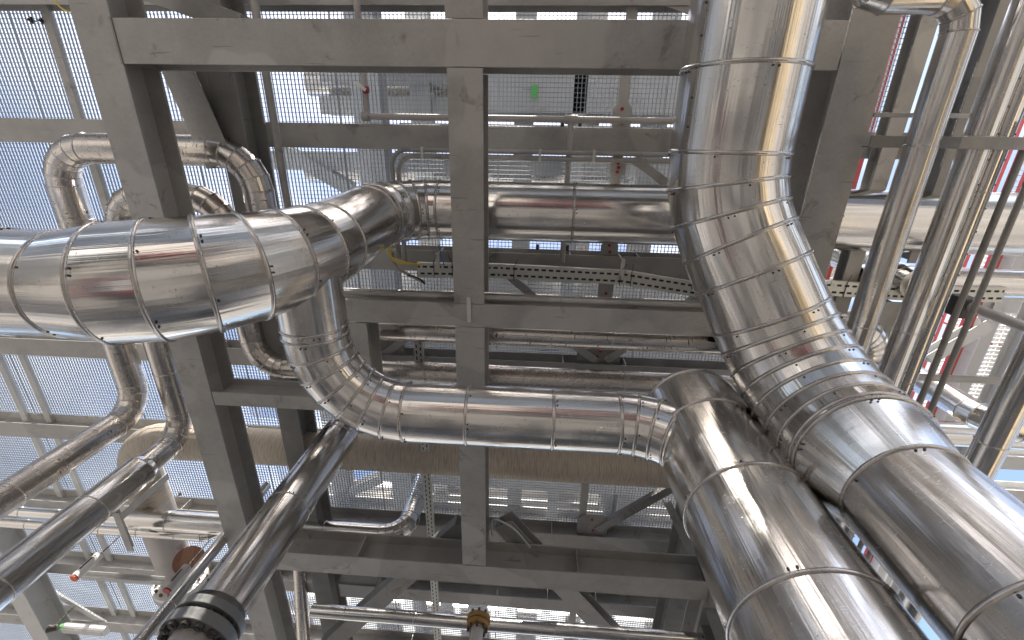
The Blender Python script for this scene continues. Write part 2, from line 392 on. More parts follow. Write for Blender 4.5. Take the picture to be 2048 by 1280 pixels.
def pipe(name, label, cat, pts, D, R=None, gores=6, mat=None, seam=1.0, group=None, beads=True, N=56,
         reducer=None, lap=None, cap0=False, cap1=False, bw=None, bmat=None, seam_off=.5, elbow_scale=1.0):
    mat = mat or CLAD; bmat = bmat or BEAD
    pts = [Vector(p) for p in pts]; r = D / 2; R = R or D * 1.4
    RL = R if isinstance(R, (list, tuple)) else [R] * len(pts)
    ESL = elbow_scale if isinstance(elbow_scale, (list, tuple)) else [elbow_scale] * len(pts)
    GL = gores if isinstance(gores, (list, tuple)) else [gores] * len(pts)
    bw = bw or max(.006, min(.013, D * .026)); bh = bw * .75
    root = empty(name, pts[0], label, cat, group)
    nseg = len(pts) - 1
    dirs = [(pts[i+1] - pts[i]).normalized() for i in range(nseg)]
    up = dirs[0].orthogonal().normalized() if abs(dirs[0].z) > .9 else Vector((0, 0, 1))
    up = (up - dirs[0] * up.dot(dirs[0])).normalized()
    start = pts[0].copy(); vv = random.random() * 5
    for i in range(nseg):
        d = dirs[i]
        if i < nseg - 1:
            R = RL[i+1]; gores = GL[i+1]; elbow_scale = ESL[i+1]
            th = d.angle(dirs[i+1]); tl = R * math.tan(th / 2); end = pts[i+1] - d * tl
        else: end = pts[i+1]
        L = (end - start).length
        # straight
        if L > .02:
            rd = reducer.get(i) if reducer else None
            if rd:
                fa, fb, D2 = rd; r2 = D2 / 2
                a = start + d * L * fa; b = start + d * L * fb
                if fa > 0: o, vv = tube_mesh('straight_section', [(start, d, up, r), (a, d, up, r)], mat, root, N, vv)
                o, vv = tube_mesh('reducer_cone', [(a, d, up, r), (b, d, up, r2)], mat, root, N, vv)
                if beads:
                    bead(a, d, up, r, o, bmat, bw, bh, N); bead(b, d, up, r2, o, bmat, bw, bh, N)
                r = r2; st2 = b
            else: st2 = start
            o, vv = tube_mesh('straight_section', [(st2, d, up, r), (end, d, up, r)], mat, root, N, vv, cap0 and i == 0, cap1 and i == nseg-1)
            if beads:
                LL = (end - st2).length; q = seam * (.9 if rd else seam_off)
                while q < LL - .04:
                    bead(st2 + d * q, d, up, r, o, bmat, bw, bh, N); q += seam
            if lap and i in lap:
                ang = lap[i]; sd = d.cross(up).normalized(); u2 = sd.cross(d).normalized()
                nr = sd * math.cos(ang) + u2 * math.sin(ang); tg = d.cross(nr)
                m = MB()
                for s_ in range(1):
                    m.prof([(-.012, 0), (.012, 0), (.012, .0035), (-.012, .0035)], st2 + nr * (r - .0005), end + nr * (r - .0005), nr)
                nf = len(m.f); q = .08
                while q < (end - st2).length - .05:
                    c = st2 + d * q + nr * (r + .002); m.cyl(c, c + nr * .006, .006, 8); q += .16
                lo = m.build('lap_seam', bmat, o); lo.data.materials.append(BOLT)
                for pp in list(lo.data.polygons)[nf:]: pp.material_index = 1
        # elbow
        if i < nseg - 1:
            d2 = dirs[i+1]; ax = d.cross(d2).normalized()
            cen = end + (d2 - d * d2.dot(d)).normalized() * R
            sts = []; u0 = up.copy()
            G = max(1, round(gores * th / (math.pi / 2)))
            re = r * elbow_scale
            for k in range(G + 1):
                rot = Matrix.Rotation(th * k / G, 3, ax)
                sts.append((cen + rot @ (end - cen), rot @ d, rot @ u0, r + (re - r) * math.sin(math.pi * (k / G) ** .62)))
            o, vv = tube_mesh('elbow', sts, mat, root, N, vv)
            if beads:
                for k in range(G + 1): bead(sts[k][0], sts[k][1], sts[k][2], sts[k][3], o, bmat, bw, bh, N)
            up = (Matrix.Rotation(th, 3, ax) @ u0); start = sts[-1][0]
    return root

# large insulated run on the left: comes in low, climbs to the floor and crosses to the right
LX, LY = -1.555, .64
pipe('insulated_pipe', 'thick clad pipe bulging from the left edge, then climbing and crossing behind the centre beam', 'pipe',
     [V(-9, LY+.14, 2.2), V(LX, LY+.11, 2.17), V(LX, LY-.01, 4.55), V(9.5, LY-.02, 4.55)], .58, [0, .98, .55], [0, 7, 6], seam=2.4, seam_off=.55, N=72, elbow_scale=[1, 1.18, 1.0, 1])
# branch: out of the riser, forward, across, and into the standing pipe
HB = 2.8; BY = 1.885
pipe('insulated_pipe', 'clad branch pipe elbowing out of the thick left pipe and crossing to the standing pipe', 'pipe',
     [V(LX, LY+.1, HB), V(LX, BY, HB), V(1.24, BY, HB), V(1.24, BY, HB-1.2)], .445, .62, 7, seam=.62, seam_off=.75, N=64, lap={1: 1.9})
# standing pipe on the right foreground
def standing_pipe():
    root = pipe('standing_pipe', 'fat polished standing pipe with a rounded top in the lower right foreground', 'pipe',
         [V(1.232, 1.90, -1.6), V(1.232, 1.90, 3.04)], .70, seam=.64, seam_off=.62, N=72)
    st = []; c = V(1.232, 1.90, 3.04); up = Vector((1, 0, 0)); zz = Vector((0, 0, 1))
    for k in range(8):
        a = math.pi/2 * k / 7.3
        st.append((c + zz * (.20 * math.sin(a)), zz, up, .35 * math.cos(a) + .001))
    vs = []
    o, _ = tube_mesh('domed_cap', st, CLAD, root, 72, 0, False, True)
    for p in o.data.polygons: p.use_smooth = True
    bead(c, zz, up, .35, o, BEAD, .013, .01, 72)
standing_pipe()
# big overhead run on the right: along the floor, two easy bends, down past the camera through a reducer
pipe('insulated_pipe', 'largest polished pipe, entering at the top and bending down to the lower right corner', 'pipe',
     [V(1.215, -5, 3.2), V(1.215, .33, 3.2), V(1.80, 1.53, 2.70), V(1.80, 1.53, -1.6)], .735, [0, 1.05, .84], [0, 9, 9], seam=.72, seam_off=.32, N=80,
     reducer={2: (.01, .09, .58)}, lap={0: 3.6})

# expansion loops on the left
AL, AR = X(140, 400, 4.4), X(520, 400, 4.4)
pipe('clad_pipe', 'outer looped pipe with brown stains, left of the sloping beam', 'pipe',
     [V(AL, 3.12, -1.6), V(AL, 3.12, 4.4), V(AL, .11, 4.4), V(AR, .11, 4.4), V(AR, 1.89, 4.4), V(2.36, 1.89, 4.4)], .285, .36, 5, CLAD_STAIN, seam=1.3, N=48)
BL, BR = X(235, 420, 4.4), X(500, 655, 4.4)
rB = pipe('clad_pipe', 'inner looped pipe nested inside the stained loop, ending in a wide vertical sleeve', 'pipe',
     [V(BL, 3.46, -1.6), V(BL, 3.46, 4.4), V(BL, .55, 4.4), V(BR, .55, 4.4), V(BR, 2.44, 4.4), V(2.36, 2.44, 4.4)], .265, .34, 5, CLAD_OLD, seam=1.1, N=48)
o, _ = tube_mesh('wide_sleeve', [(V(BL, 3.46, 1.2), Vector((0,0,1)), Vector((1,0,0)), .172), (V(BL, 3.46, 3.72), Vector((0,0,1)), Vector((1,0,0)), .172), (V(BL, 3.46, 3.80), Vector((0,0,1)), Vector((1,0,0)), .135)], CLAD, rB, 48)
for h in (2.3, 3.15, 3.72): bead(V(BL, 3.46, h), Vector((0,0,1)), Vector((1,0,0)), .172, o, BEAD, .008, .007, 48)

# flanged riser at lower left
FX, FY = -2.21, 3.16
def flange(parent, c, r, h, mat, nb, ri=0, pcr=.84, bl=.035, bm=None, br=.016):
    m = MB(); m.annulus(c, c + Vector((0,0,h)), r, ri or .02, 36); fo = m.build('flange', mat, parent, True, .004)
    for k in range(nb):
        t = 2*math.pi*(k+.5)/nb; p = c + Vector((math.cos(t), math.sin(t), 0)) * r * pcr
        m = MB(); m.cyl(p - Vector((0,0,bl)), p + Vector((0,0,h + bl)), br, 6); m.cyl(p - Vector((0,0,bl*.75)), p, br*1.7, 6); m.build('bolt', bm or BOLT, fo)
    return fo
f1 = pipe('flanged_pipe', 'smooth clad riser ending in a dark bolted flange joint at the bottom left', 'pipe',
     [V(FX, FY, 2.08), V(FX, FY, 4.2)], .40, seam=1.05, seam_off=.9, N=56, lap={0: 4.4}, cap1=True, bw=.006)
flange(f1, V(FX, FY, 1.955), .245, .06, FLANGE_D, 1, .1)
flange(f1, V(FX, FY, 1.845), .245, .08, FLANGE_D, 14, .1, bm=BOLT, br=.019)
m = MB(); m.annulus(V(FX, FY, 2.075), V(FX, FY, 2.08), .202, .12, 40); m.build('cladding_end_plate', BEAD, f1)
m = MB(); m.cyl(V(FX, FY, 1.99), V(FX, FY, 2.4), .115, 32); m.build('neck', BARE, f1, True)
m = MB(); m.cyl(V(FX, FY, -1.6), V(FX, FY, 1.84), .155, 32); m.build('lower_pipe', BARE, f1, True)

# bare oxidised pipe under the floor
RY = Y(560, 895, 4.7)
rx = X(270, 905, 4.7)
r1 = pipe('bare_pipe', 'bare brown oxidised steel pipe crossing behind the beams, turning to a white bolted flange', 'pipe',
     [V(2.4, RY-.02, 4.7), V(rx, RY, 4.7), V(rx, 6.55, 4.7)], .47, .5, 8, RUSTY, beads=False, N=56)
yd = Vector((0, 1, 0)); c = V(rx, 6.5, 4.7)
m = MB(); m.annulus(c, c + yd*.07, .37, .2, 40); fo = m.build('flange', WHITE, r1, True, .004)
for k in range(14):
    t = 2*math.pi*k/14; p = c + Vector((math.cos(t), 0, math.sin(t))) * .31
    m = MB(); m.cyl(p - yd*.04, p + yd*.11, .022, 6); m.build('bolt', RUST, fo)
m = MB(); m.annulus(c + yd*.075, c + yd*.15, .37, .05, 40); m.build('blind_flange', BARE, r1, True)
o, _ = tube_mesh('white_primer_coat', [(V(rx, 4.9, 4.7), yd, Vector((0,0,1)), .238), (V(rx, 6.5, 4.7), yd, Vector((0,0,1)), .238)], BARE, r1, 56)

# smaller lines
pipe('clad_pipe', 'slim clad pipe crossing the bottom edge behind the ochre flange', 'pipe',
     [V(-2.6, Y(900,1242,3.6), 3.6), V(5, Y(900,1242,3.6), 3.6)], .15, seam=.85, N=32)
EX = X(806, 1064, 4.4); EY = Y(700, 1066, 4.4)
pipe('clad_pipe', 'bluish clad pipe turning upward beside the perforated strip, below the brown pipe', 'pipe',
     [V(-5.5, EY, 4.4), V(EX, EY, 4.4), V(EX, EY, 8)], .27, .32, 6, seam=1.1, N=40)
c1 = P(290, 1270, 2.6); pipe('clad_pipe', 'thin vertical clad pipe rising beside the left of the dark flange', 'pipe',
     [(c1.x, c1.y, 0), (c1.x, c1.y, Z(4.6))], .125, seam=1.0, N=28)
# D2 pipe behind the bottom beams
px = X(598, 1175, 4.75)
pipe('clad_pipe', 'short dull pipe dropping behind the lowest beam, right of the flanged riser', 'pipe', [V(px, 5.6, 5.0), V(px, 8.5, 4.4)], .2, seam=.9, N=32, mat=CLAD_OLD)

# right hand group
RX1 = 2.44
pipe('clad_pipe', 'clad pipe with a square turn at the top, leaning right of the largest pipe', 'pipe',
     [V(1.35, -1.7, 3.25), V(1.86, Y(1800, -7, 3.25), 3.25), V(RX1, Y(1800, -7, 3.25), 3.25), V(RX1, 7, 3.25)], .18, .18, 3, seam=1.25, N=40)
ra, rb_ = X(1969, 240, 3.4), X(2019, 240, 3.4)
pipe('clad_pipe', 'left one of the two touching leaning clad pipes near the right edge', 'pipe', [V(ra, -5, 3.4), V(ra, 8, 3.4)], .165, seam=1.4, N=40, lap={0: 5.6})
pipe('clad_pipe', 'right one of the two touching leaning clad pipes near the right edge', 'pipe', [V(rb_, -5, 3.42), V(rb_, 8, 3.42)], .125, seam=1.5, N=40, lap={0: 5.4})
for (u, lab) in ((1962, 'thin grey leaning conduit, left one of two at the right edge'), (1995, 'thin grey leaning conduit, right one of two at the right edge')):
    cx = X(u, 506, 3.3)
    pipe('conduit', lab, 'conduit', [V(cx, -.2, 3.3), V(cx, 6, 3.3)], .042, mat=STEEL_D, beads=False, N=16, group='thin conduits at the right edge')
xa = X(1985, 880, 2.6)
pipe('clad_pipe', 'leaning clad pipe cut off by the right edge beside the largest pipe', 'pipe', [V(xa, -1, 2.6), V(xa, 6, 2.6)], .165, seam=1.1, N=40)
pipe('clad_pipe', 'duller leaning clad pipe at the right edge, behind the cut off one', 'pipe', [V(xa+.2, -1, 2.75), V(xa+.2, 6, 2.75)], .15, seam=1.1, N=40, mat=CLAD_OLD)
p = P(1985, 566, 4.7); pipe('clad_pipe', 'clad pipe crossing at the right edge under the thick crossing pipe', 'pipe', [V(3.3, p.y, 4.7), V(12, p.y, 4.7)], .30, seam=1.6, N=40)
p = P(1832, 568, 4.45); q = pipe('clad_pipe', 'hanging pipe with a closed lower end between the leaning pipes', 'pipe', [(p.x, p.y, p.z), (p.x, p.y, Z(8))], .30, seam=.35, seam_off=.35, N=44)
m = MB(); m.cyl(p - Vector((0,0,.006)), p + Vector((0,0,.004)), .149, 40); m.build('end_plate', CLAD_OLD, q)
p = P(1745, 662, 4.3); pipe('clad_pipe', 'ribbed pipe bend peeping out behind the nearest leaning pipe', 'pipe', [V(1.8, p.y, 4.3), V(p.x, p.y, 4.3), V(p.x, p.y+.9, 4.3)], .36, .24, 7, seam=1.0, N=44)
p = P(1975, 845, 4.4); pipe('clad_pipe', 'clad pipe coming down to a bend beside the cut off right edge pipe', 'pipe', [(p.x, p.y, Z(8.5)), (p.x, p.y, Z(4.3)), (p.x+2.5, p.y, Z(4.3))], .30, .34, 5, seam=1.2, N=40)
p = P(1920, 868, 4.9); pipe('clad_pipe', 'lowest clad pipe crossing behind the right edge pipes', 'pipe', [V(1.8, p.y, 4.9), V(12, p.y, 4.9)], .30, seam=1.7, N=40)
p = P(1900, 757, 4.0); pipe('conduit', 'grey crossing conduit right of the touching leaning pipes', 'conduit', [V(3.0, p.y, 4.0), V(9, p.y, 4.0)], .07, mat=STEEL, beads=False, N=16)
p = P(1920, 605, 4.2); pp = pipe('post', 'weathered grey tube post with a dark clamp at the right edge', 'post', [(p.x, p.y, p.z), (p.x, p.y, 0)], .085, mat=BARE, beads=False, N=20)
m = MB(); m.box((p.x-.07, p.y-.07, Z(4.08)), (p.x+.07, p.y+.12, Z(4.27))); m.build('clamp', BOLT, pp, False, .01)

# ------------------------------------------------------------------ main frame (all on one level)
H0 = 3.7; FD = .36
def member(name, label, cat, prof, p0, p1, mat=None, group=None, up=(0,0,1), bevel=.003):
    m = MB(); p0 = Vector(p0); p1 = Vector(p1)
    root = None
    m.prof(prof, p0, p1, up)
    o = m.build(name, mat or STEEL, None, False, bevel)
    # move origin to the member's start
    o.data.transform(Matrix.Translation(-p0)); o.location = p0
    return tag(o, label, cat, group)
def childbox(par, name, a, b, mat):
    m = MB(); m.box(a, b); return m.build(name, mat, par)
XL, XC, XR = -3.40, -.60, 2.215
bl = member('steel_beam', 'pale sloping steel beam at left, passing behind the thick bulging pipe', 'beam', I_(.30, FD), V(XL, -5, H0), V(XL, 9, H0))
YT0, YT1 = -.82, -.53
bt = member('steel_beam', 'broad grey beam crossing near the top edge, butting the sloping left beam', 'beam', I_(.30, FD), V(XL+.16, -.675, H0-.004), V(XR-.17, -.675, H0-.004))
member('steel_beam', 'centre beam, long middle stretch between the top crossbeam and the conduit crossbeam', 'beam', I_(.27, FD), V(XC, -.52, H0), V(XC, 1.325, H0))
member('steel_beam', 'centre beam, lower stretch behind the branch pipe down to the lowest crossbeam', 'beam', I_(.27, FD), V(XC, 1.555, H0), V(XC, 4.53, H0))
member('steel_beam', 'centre beam stub above the top crossbeam at the top edge', 'beam', I_(.27, FD), V(XC, -5, H0), V(XC, -.83, H0))
br = member('steel_beam', 'wide dark leaning beam just right of the largest pipe', 'beam', I_(.32, FD), V(XR, -5, H0), V(XR, 9, H0))
bm2 = member('steel_beam', 'crossbeam with a conduit along it, just below the perforated tray', 'beam', I_(.22, FD-.03), V(-1.95, 1.44, H0+.006), V(XR-.17, 1.44, H0+.006))
XE = X(1416, 1185, H0)
bm1 = member('steel_beam', 'lowest big crossbeam, below the brown pipe and above the slim bottom pipe', 'beam', I_(.29, FD), V(XL+.16, 4.685, H0-.004), V(XE, 4.685, H0-.004))
for b_, xs in ((bt, (-1.9, .9)), (bm1, (-2.0, .6)),):
    for x in xs:
        yy = b_.location.y
        childbox(b_, 'stiffener_plate', (x-.006, yy-.13, Z(H0)+.017), (x+.006, yy-.008, Z(H0)+FD-.026), STEEL)
childbox(bm1, 'end_plate', (XE+.001, 4.685-.16, Z(H0)-.02), (XE+.016, 4.685+.16, Z(H0)+FD+.02), STEEL_D)
childbox(bt, 'end_plate', (XL+.146, -.675-.155, Z(H0)-.012), (XL+.159, -.675+.155, Z(H0)+FD), STEEL_D)
sx = X(712, 660, H0); sy = Y(520, 802, H0)
member('steel_beam', 'short dark stub beam hidden beside the branch pipe, left of the centre beam', 'beam', I_(.20, .3), V(sx, 1.56, H0+.01), V(sx, sy-.09, H0+.01))
member('steel_beam', 'short crossbeam from the sloping left beam to the branch pipe elbow', 'beam', I_(.15, .3), V(XL+.16, sy, H0), V(sx+.1, sy, H0))
cd = pipe('conduit', 'straight grey conduit clipped along the crossbeam below the perforated tray', 'conduit', [V(-1.95, 1.30, H0+.10), V(2.0, 1.30, H0+.10)], .055, mat=STEEL, beads=False, N=18)
m = MB(); m.box((-.62, 1.262, Z(H0)+.0), (-.585, 1.272, Z(H0)+.2)); m.box((-.62, 1.262, Z(H0)-.012), (-.585, 1.50, Z(H0)-.002)); m.build('clip_bracket', TRAY, cd)
# supporting columns (outside or at the edge of the view)
for (x, y, lab) in ((XR+.02, 4.95, 'dark upright column behind the standing pipe at the bottom right'), (XL, -3.6, 'grey upright column behind the viewer under the sloping left beam'), (XR, -3.6, 'grey upright column behind the viewer under the wide dark beam')):
    c_ = member('steel_column', lab, 'column', I_(.3, .3), (x, y, 0), (x, y, Z(H0)-.01), STEEL_D, up=(0,1,0))
    childbox(c_, 'base_plate', (x-.25, y-.1, 0.001), (x+.25, y+.4, .03), STEEL)

# diagonal frame braces below the floor at the bottom
a = V(XC-.05, 4.05, 4.08)
member('brace', 'diagonal brace running down right from the foot of the centre beam', 'brace', C_(.26, .16), P(1005, 1050, 4.1), P(1235, 1290, 4.1), STEEL)
member('brace', 'diagonal brace running down left from the foot of the centre beam', 'brace', C_(.24, .16), P(925, 1058, 4.1), P(650, 1300, 4.1), STEEL_D)

# ------------------------------------------------------------------ floor above: beams, grating, bracing
HG = 4.8; GD = .25
XF0, XF1 = -10.6, 3.55
FY_ = [-8.4, -5.5, -2.55, -1.30, -.05, 1.23, 2.55, 3.87, 5.28, 6.62, 8.0, 9.3]  # first two rows lie out of view, added to shade the ground
labs = ['floor crossbeam farthest behind the viewer', 'floor crossbeam behind the viewer, above the largest pipe', 'floor crossbeam highest behind the top edge', 'floor crossbeam showing as a strip at the very top edge', 'floor crossbeam level with the small valve pipe, above the thick crossing pipe',
        'floor crossbeam carrying the perforated tray and yellow cables', 'floor crossbeam hidden behind the two slim crossing pipes', 'pale floor crossbeam left of the wide vertical sleeve',
        'floor crossbeam below the brown bare pipe, with stiffeners', 'floor crossbeam behind the lowest big crossbeam', 'floor crossbeam along the bottom edge at left, near the white light fitting', 'floor crossbeam beyond the bottom edge']
for y, lb in zip(FY_, labs):
    b_ = member('floor_beam', lb, 'beam', I_(.24, GD, .014, .01), V(XF0, y, HG), V(XF1 if y < 1 else 2.9, y, HG), STEEL, group='crossbeams of the grating floor')
    for x in (-5.2, -4.0, -1.9, .35, 1.1):
        childbox(b_, 'stiffener_plate', (x-.005, y-.11, Z(HG)+.015), (x+.005, y-.006, Z(HG)+GD-.015), STEEL_L)
gx = X(460, 200, 4.5)
member('floor_girder', 'dark lengthwise girder behind the looped pipes, right of the sloping left beam', 'girder', I_(.26, .36), V(gx, -5, 4.43), V(gx, 9, 4.43), STEEL_D)
gx2 = X(1842, 100, 4.62)
member('floor_girder', 'grey lengthwise girder between the wide dark beam and the leaning pipes', 'girder', I_(.15, .15, .012, .009), V(gx2, -5, 4.62), V(gx2, 9, 4.62), STEEL)
member('floor_girder', 'lengthwise girder at the right rim of the floor behind the touching leaning pipes', 'girder', I_(.24, .36), V(XF1+.13, -5, 4.43), V(XF1+.13, 1.0, 4.43), STEEL_D)
member('floor_girder', 'dark girder between the nearest leaning pipe and the touching pair, behind the ribbed bend', 'girder', I_(.22, .36), V(X(1775, 640, 4.43), 1.4, 4.43), V(X(1775, 640, 4.43), 9, 4.43), STEEL_D)
member('floor_girder', 'lengthwise girder with bolt holes at the lower left corner', 'girder', I_(.30, .36), V(X(45, 1215, 4.4), 5.2, 4.40), V(X(45, 1215, 4.4), 9, 4.40), STEEL_L)
dg = P(330, 150, 4.5); member('brace', 'wide grey plate brace leaning between the sloping left beam and the dark girder', 'brace', C_(.30, .2), P(318, 60, 4.3), P(440, 330, 4.3), STEEL)
member('brace', 'angled dark brace in the top left corner above the top crossbeam', 'brace', C_(.16, .14), P(290, -20, 4.3), P(480, 48, 4.3), STEEL_D)
# joist flats under the left grating
for u, v, lb in ((128, 150, 'grey flat joist at the top left under the bluish grating'), (75, 790, 'grey flat joist left of the looped pipes in the lower left'), (205, 1180, 'pale flat joist near the bolted white flange')):
    xj = X(u, v, 5.0)
    member('joist', lb, 'joist', R_(.09, .05), V(xj, -5 if v < 700 else 1.3, HG+GD-.053), V(xj, 1.1 if v < 700 else 9, HG+GD-.053), STEEL_L if v > 700 else STEEL, group='flat joists under the grating')
# grating
PITCH = .040
def grating_mesh(lx, ly):
    m = MB(); n = max(2, round(lx / PITCH)); k = max(2, round(ly / (PITCH*1.1)))
    for i in range(n + 1):
        x = lx * i / n; m.box((x-.0024, 0, 0), (x+.0024, ly, .020))
    for j in range(k + 1):
        y = ly * j / k; m.box((0, y-.0026, .002), (lx, y+.0026, .013))
    for y in (0, ly): m.box((-.003, y-.0035, -.001), (lx+.003, y+.0035, .027))
    return m
cache = {}
xs = [XF0 + i * (2.9 - XF0) / 8 for i in range(9)] + [XF1]
for j in range(len(FY_) - 1):
    for i in range(9):
        if FY_[j] > -.1 and i == 8: continue
        lx = xs[i+1] - xs[i] - .014; ly = FY_[j+1] - FY_[j] - .012
        key = (round(lx, 3), round(ly, 3))
        if key not in cache:
            o = grating_mesh(lx, ly).build('floor_grating', GRATE); cache[key] = o
        else:
            o = cache[key].copy(); COL.objects.link(o)
        o.location = (xs[i] + .007, FY_[j] + .006, Z(HG + GD) + .002)
        tag(o, 'square mesh galvanised steel grating panel of the floor overhead', 'grating', 'grating panels of the floor overhead')

# horizontal floor bracing with red bolts
tx = X(1247, 180, 4.9)
bt_ = member('floor_brace', 'narrow lengthwise tee with red-bolted gussets under the grating, right of centre', 'brace', T_(.10, .10), V(tx, -5, 4.86), V(tx, 9, 4.86), STEEL)
def gusset(u, v, wpx, hpx, label, H=4.84, nb=3, mat=None, ang=0):
    c = P(u, v, H); s = H / F / (.93 - .366 * (v - 640) / F)
    a = wpx * s / 2; b = hpx * s / 2; ch = min(a, b) * .45
    pr = [(-a, -b+ch), (-a+ch, -b), (a-ch, -b), (a, -b+ch), (a, b), (-a, b)]
    m = MB(); n = len(pr)
    m.add([c + Vector((x, y, 0)) for x, y in pr] + [c + Vector((x, y, .012)) for x, y in pr],
          [tuple(range(n-1, -1, -1)), tuple(range(n, 2*n))] + [(i, (i+1) % n, n+(i+1) % n, n+i) for i in range(n)])
    o = m.build('gusset_plate', mat or STEEL)
    o.data.transform(Matrix.Translation(-c)); o.location = c
    tag(o, label, 'gusset plate', 'gusset plates of the floor bracing')
    for k in range(nb):
        q = c + Vector(((-.5 + (k % 2)) * a * .12, (-.55 + 1.1 * k / max(1, nb-1)) * b, 0)) if nb > 1 else c
        mm = MB(); mm.cyl(q - Vector((0,0,.018)), q + Vector((0,0,.001)), .017, 6); mm.build('bolt', RED, o)
    return o
gusset(1244, 232, 38, 46, 'gusset plate with two red bolts on the small valve pipe line', nb=2)
gusset(1236, 335, 30, 30, 'gusset plate with red bolts just above the thick crossing pipe')
gusset(1219, 497, 34, 24, 'gusset plate with red bolts just below the thick crossing pipe', nb=2)
gusset(1212, 575, 30, 44, 'gusset plate with two red bolts under the perforated tray', nb=2)
gusset(1198, 702, 84, 44, 'broad dark gusset plate with red bolts above the slim crossing pipe', nb=3, mat=STEEL_D)
gusset(1185, 1050, 60, 50, 'dark gusset plate with red bolts at the diagonal below the brown pipe', nb=2, mat=STEEL_D)
gusset(780, 690, 60, 40, 'dark gusset plate left of the centre beam above the slim crossing pipe', nb=2, mat=STEEL_D)
for (a_, b_, lb, w_) in (((1268, 318), (1335, 368), 'small diagonal angle right of the red bolts above the thick crossing pipe', .09),
                    ((1010, 545), (1085, 610), 'small diagonal angle under the perforated tray beside the centre beam', .09),
                    ((1440, 560), (1360, 625), 'small diagonal angle under the tray beside the largest pipe', .09),
                    ((1120, 672), (1192, 722), 'left small diagonal angle meeting the broad dark gusset', .09),
                    ((1290, 672), (1212, 722), 'right small diagonal angle meeting the broad dark gusset', .09),
                    ((835, 660), (765, 712), 'small diagonal angle left of the centre beam above the slim crossing pipe', .09),
                    ((1350, 975), (1195, 1062), 'dark diagonal angle right of centre below the brown pipe', .12),
                    ((60, 1160), (215, 1252), 'pale diagonal brace at the lower left corner', .12),
                    ((1390, 20), (1290, -20), 'small diagonal angle at the top edge beside the largest pipe', .10)):
    member('floor_brace', lb, 'brace', L_(w_, .08), P(a_[0], a_[1], 4.82), P(b_[0], b_[1], 4.82), STEEL if b_[1] < 1000 else (STEEL_L if a_[0] < 200 else STEEL_D), group='diagonal braces of the floor')

# ------------------------------------------------------------------ cable trays, conduits, small pipes
def tray(name, label, pts, wd, lip=.03):
    root = empty(name, pts[0], label, 'cable tray')
    for a, b in zip(pts[:-1], pts[1:]):
        m = MB(); d = (b - a); L = d.length; d.normalize(); sd = d.cross(Vector((0,0,1))).normalized(); up = Vector((0,0,1))
        def strip(o0, o1, w0, w1):
            m.prof([(w0, 0), (w1, 0), (w1, .003), (w0, .003)], a + d*o0, a + d*o1)
        h = wd/2; rows = [(-h, -h*.64), (-h*.34, h*.34), (h*.64, h)]
        for w0, w1 in rows: strip(0, L, w0, w1)
        q = .0
        while q < L - .03:
            strip(q, q + .028, -h*.64, -h*.34); strip(q + .03, q + .058, h*.34, h*.64); q += .075
        for s in (-1, 1): m.prof([(s*h - .0015, 0.003), (s*h + .0015, 0.003), (s*h + .0015, lip+.02), (s*h - .0015, lip+.02)], a, b)
        m.build('perforated_strip', TRAY, root)
        m = MB(); m.prof(R_(wd*.9, .03), a + Vector((0,0,.012)) + d*.005, b + Vector((0,0,.012)) - d*.005); m.build('cable_bundle', BLACK, root)
    return root
TH = 4.5
t1 = tray('cable_tray', 'perforated zinc cable tray crossing behind the centre beam, with cable ties', [P(835, 540, TH), P(1000, 543, TH), P(1248, 556, TH), P(1395, 580, TH), P(1660, 577, TH), P(1830, 588, TH), P(2010, 590, TH)], .15)
for u in (868, 905, 925, 1028, 1240, 1262, 1385, 1395, 1690, 1725):
    v = 545 + (u-1000)*.05; c = P(u, v, TH)
    m = MB(); a0 = c + Vector((0, .078, -.006)); b0 = c + Vector((0, -.078, -.006)); c0 = c + Vector((random.uniform(-.05,.05), -.17, -.05))
    m.cyl(a0, b0, .004, 5); m.cyl(b0 + Vector((0, .004, 0)), c0, .003, 5)
    m.build('cable_tie', BLACK, t1)
for u, v in ((875, 522), (1245, 535)):
    c = P(u, v, TH-.02); m = MB(); m.box((c.x-.02, c.y-.09, c.z), (c.x+.02, c.y+.1, c.z+.006)); m.cyl(c + Vector((0, -.07, -.02)), c + Vector((0, -.07, .3)), .008, 8); m.build('hanger_bracket', TRAY, t1)
tray('cable_tray', 'perforated zinc strip running lengthwise left of the centre beam, down to the bottom edge', [V(X(850, 900, 4.55), 1.75, 4.55), V(X(850, 900, 4.55), 8.2, 4.55)], .10)
def wire(name, label, cat, pts, r, mat, n=8):
    pts = [Vector(p) for p in pts]
    # smooth through the points
    dense = []
    for i in range(len(pts) - 1):
        p0 = pts[max(0, i-1)]; p1 = pts[i]; p2 = pts[i+1]; p3 = pts[min(len(pts)-1, i+2)]
        for s in range(6):
            t = s / 6
            dense.append(.5 * ((2*p1) + (p2-p0)*t + (2*p0-5*p1+4*p2-p3)*t*t + (3*p1-p0-3*p2+p3)*t**3))
    dense.append(pts[-1])
    m = MB(); vs = []; up = Vector((0.3, .2, 1)).normalized(); N = n
    for i, p in enumerate(dense):
        d = (dense[min(i+1, len(dense)-1)] - dense[max(0, i-1)]).normalized()
        vs += ring_pts(p, d, up if abs(d.dot(up)) < .95 else Vector((1, 0, 0)), r, N)
    fs = [(i*N+k, i*N+(k+1) % N, (i+1)*N+(k+1) % N, (i+1)*N+k) for i in range(len(dense)-1) for k in range(N)]
    o = mesh_obj(name, vs, fs, mat, None, True)
    o.data.transform(Matrix.Translation(-pts[0])); o.location = pts[0]
    return tag(o, label, cat)
wire('cable', 'upper yellow cable looping onto the left end of the perforated tray', 'cable', [P(782, 478, 4.6), P(776, 505, 4.58), P(795, 520, 4.55), P(838, 530, TH-.03)], .008, YELLOW)
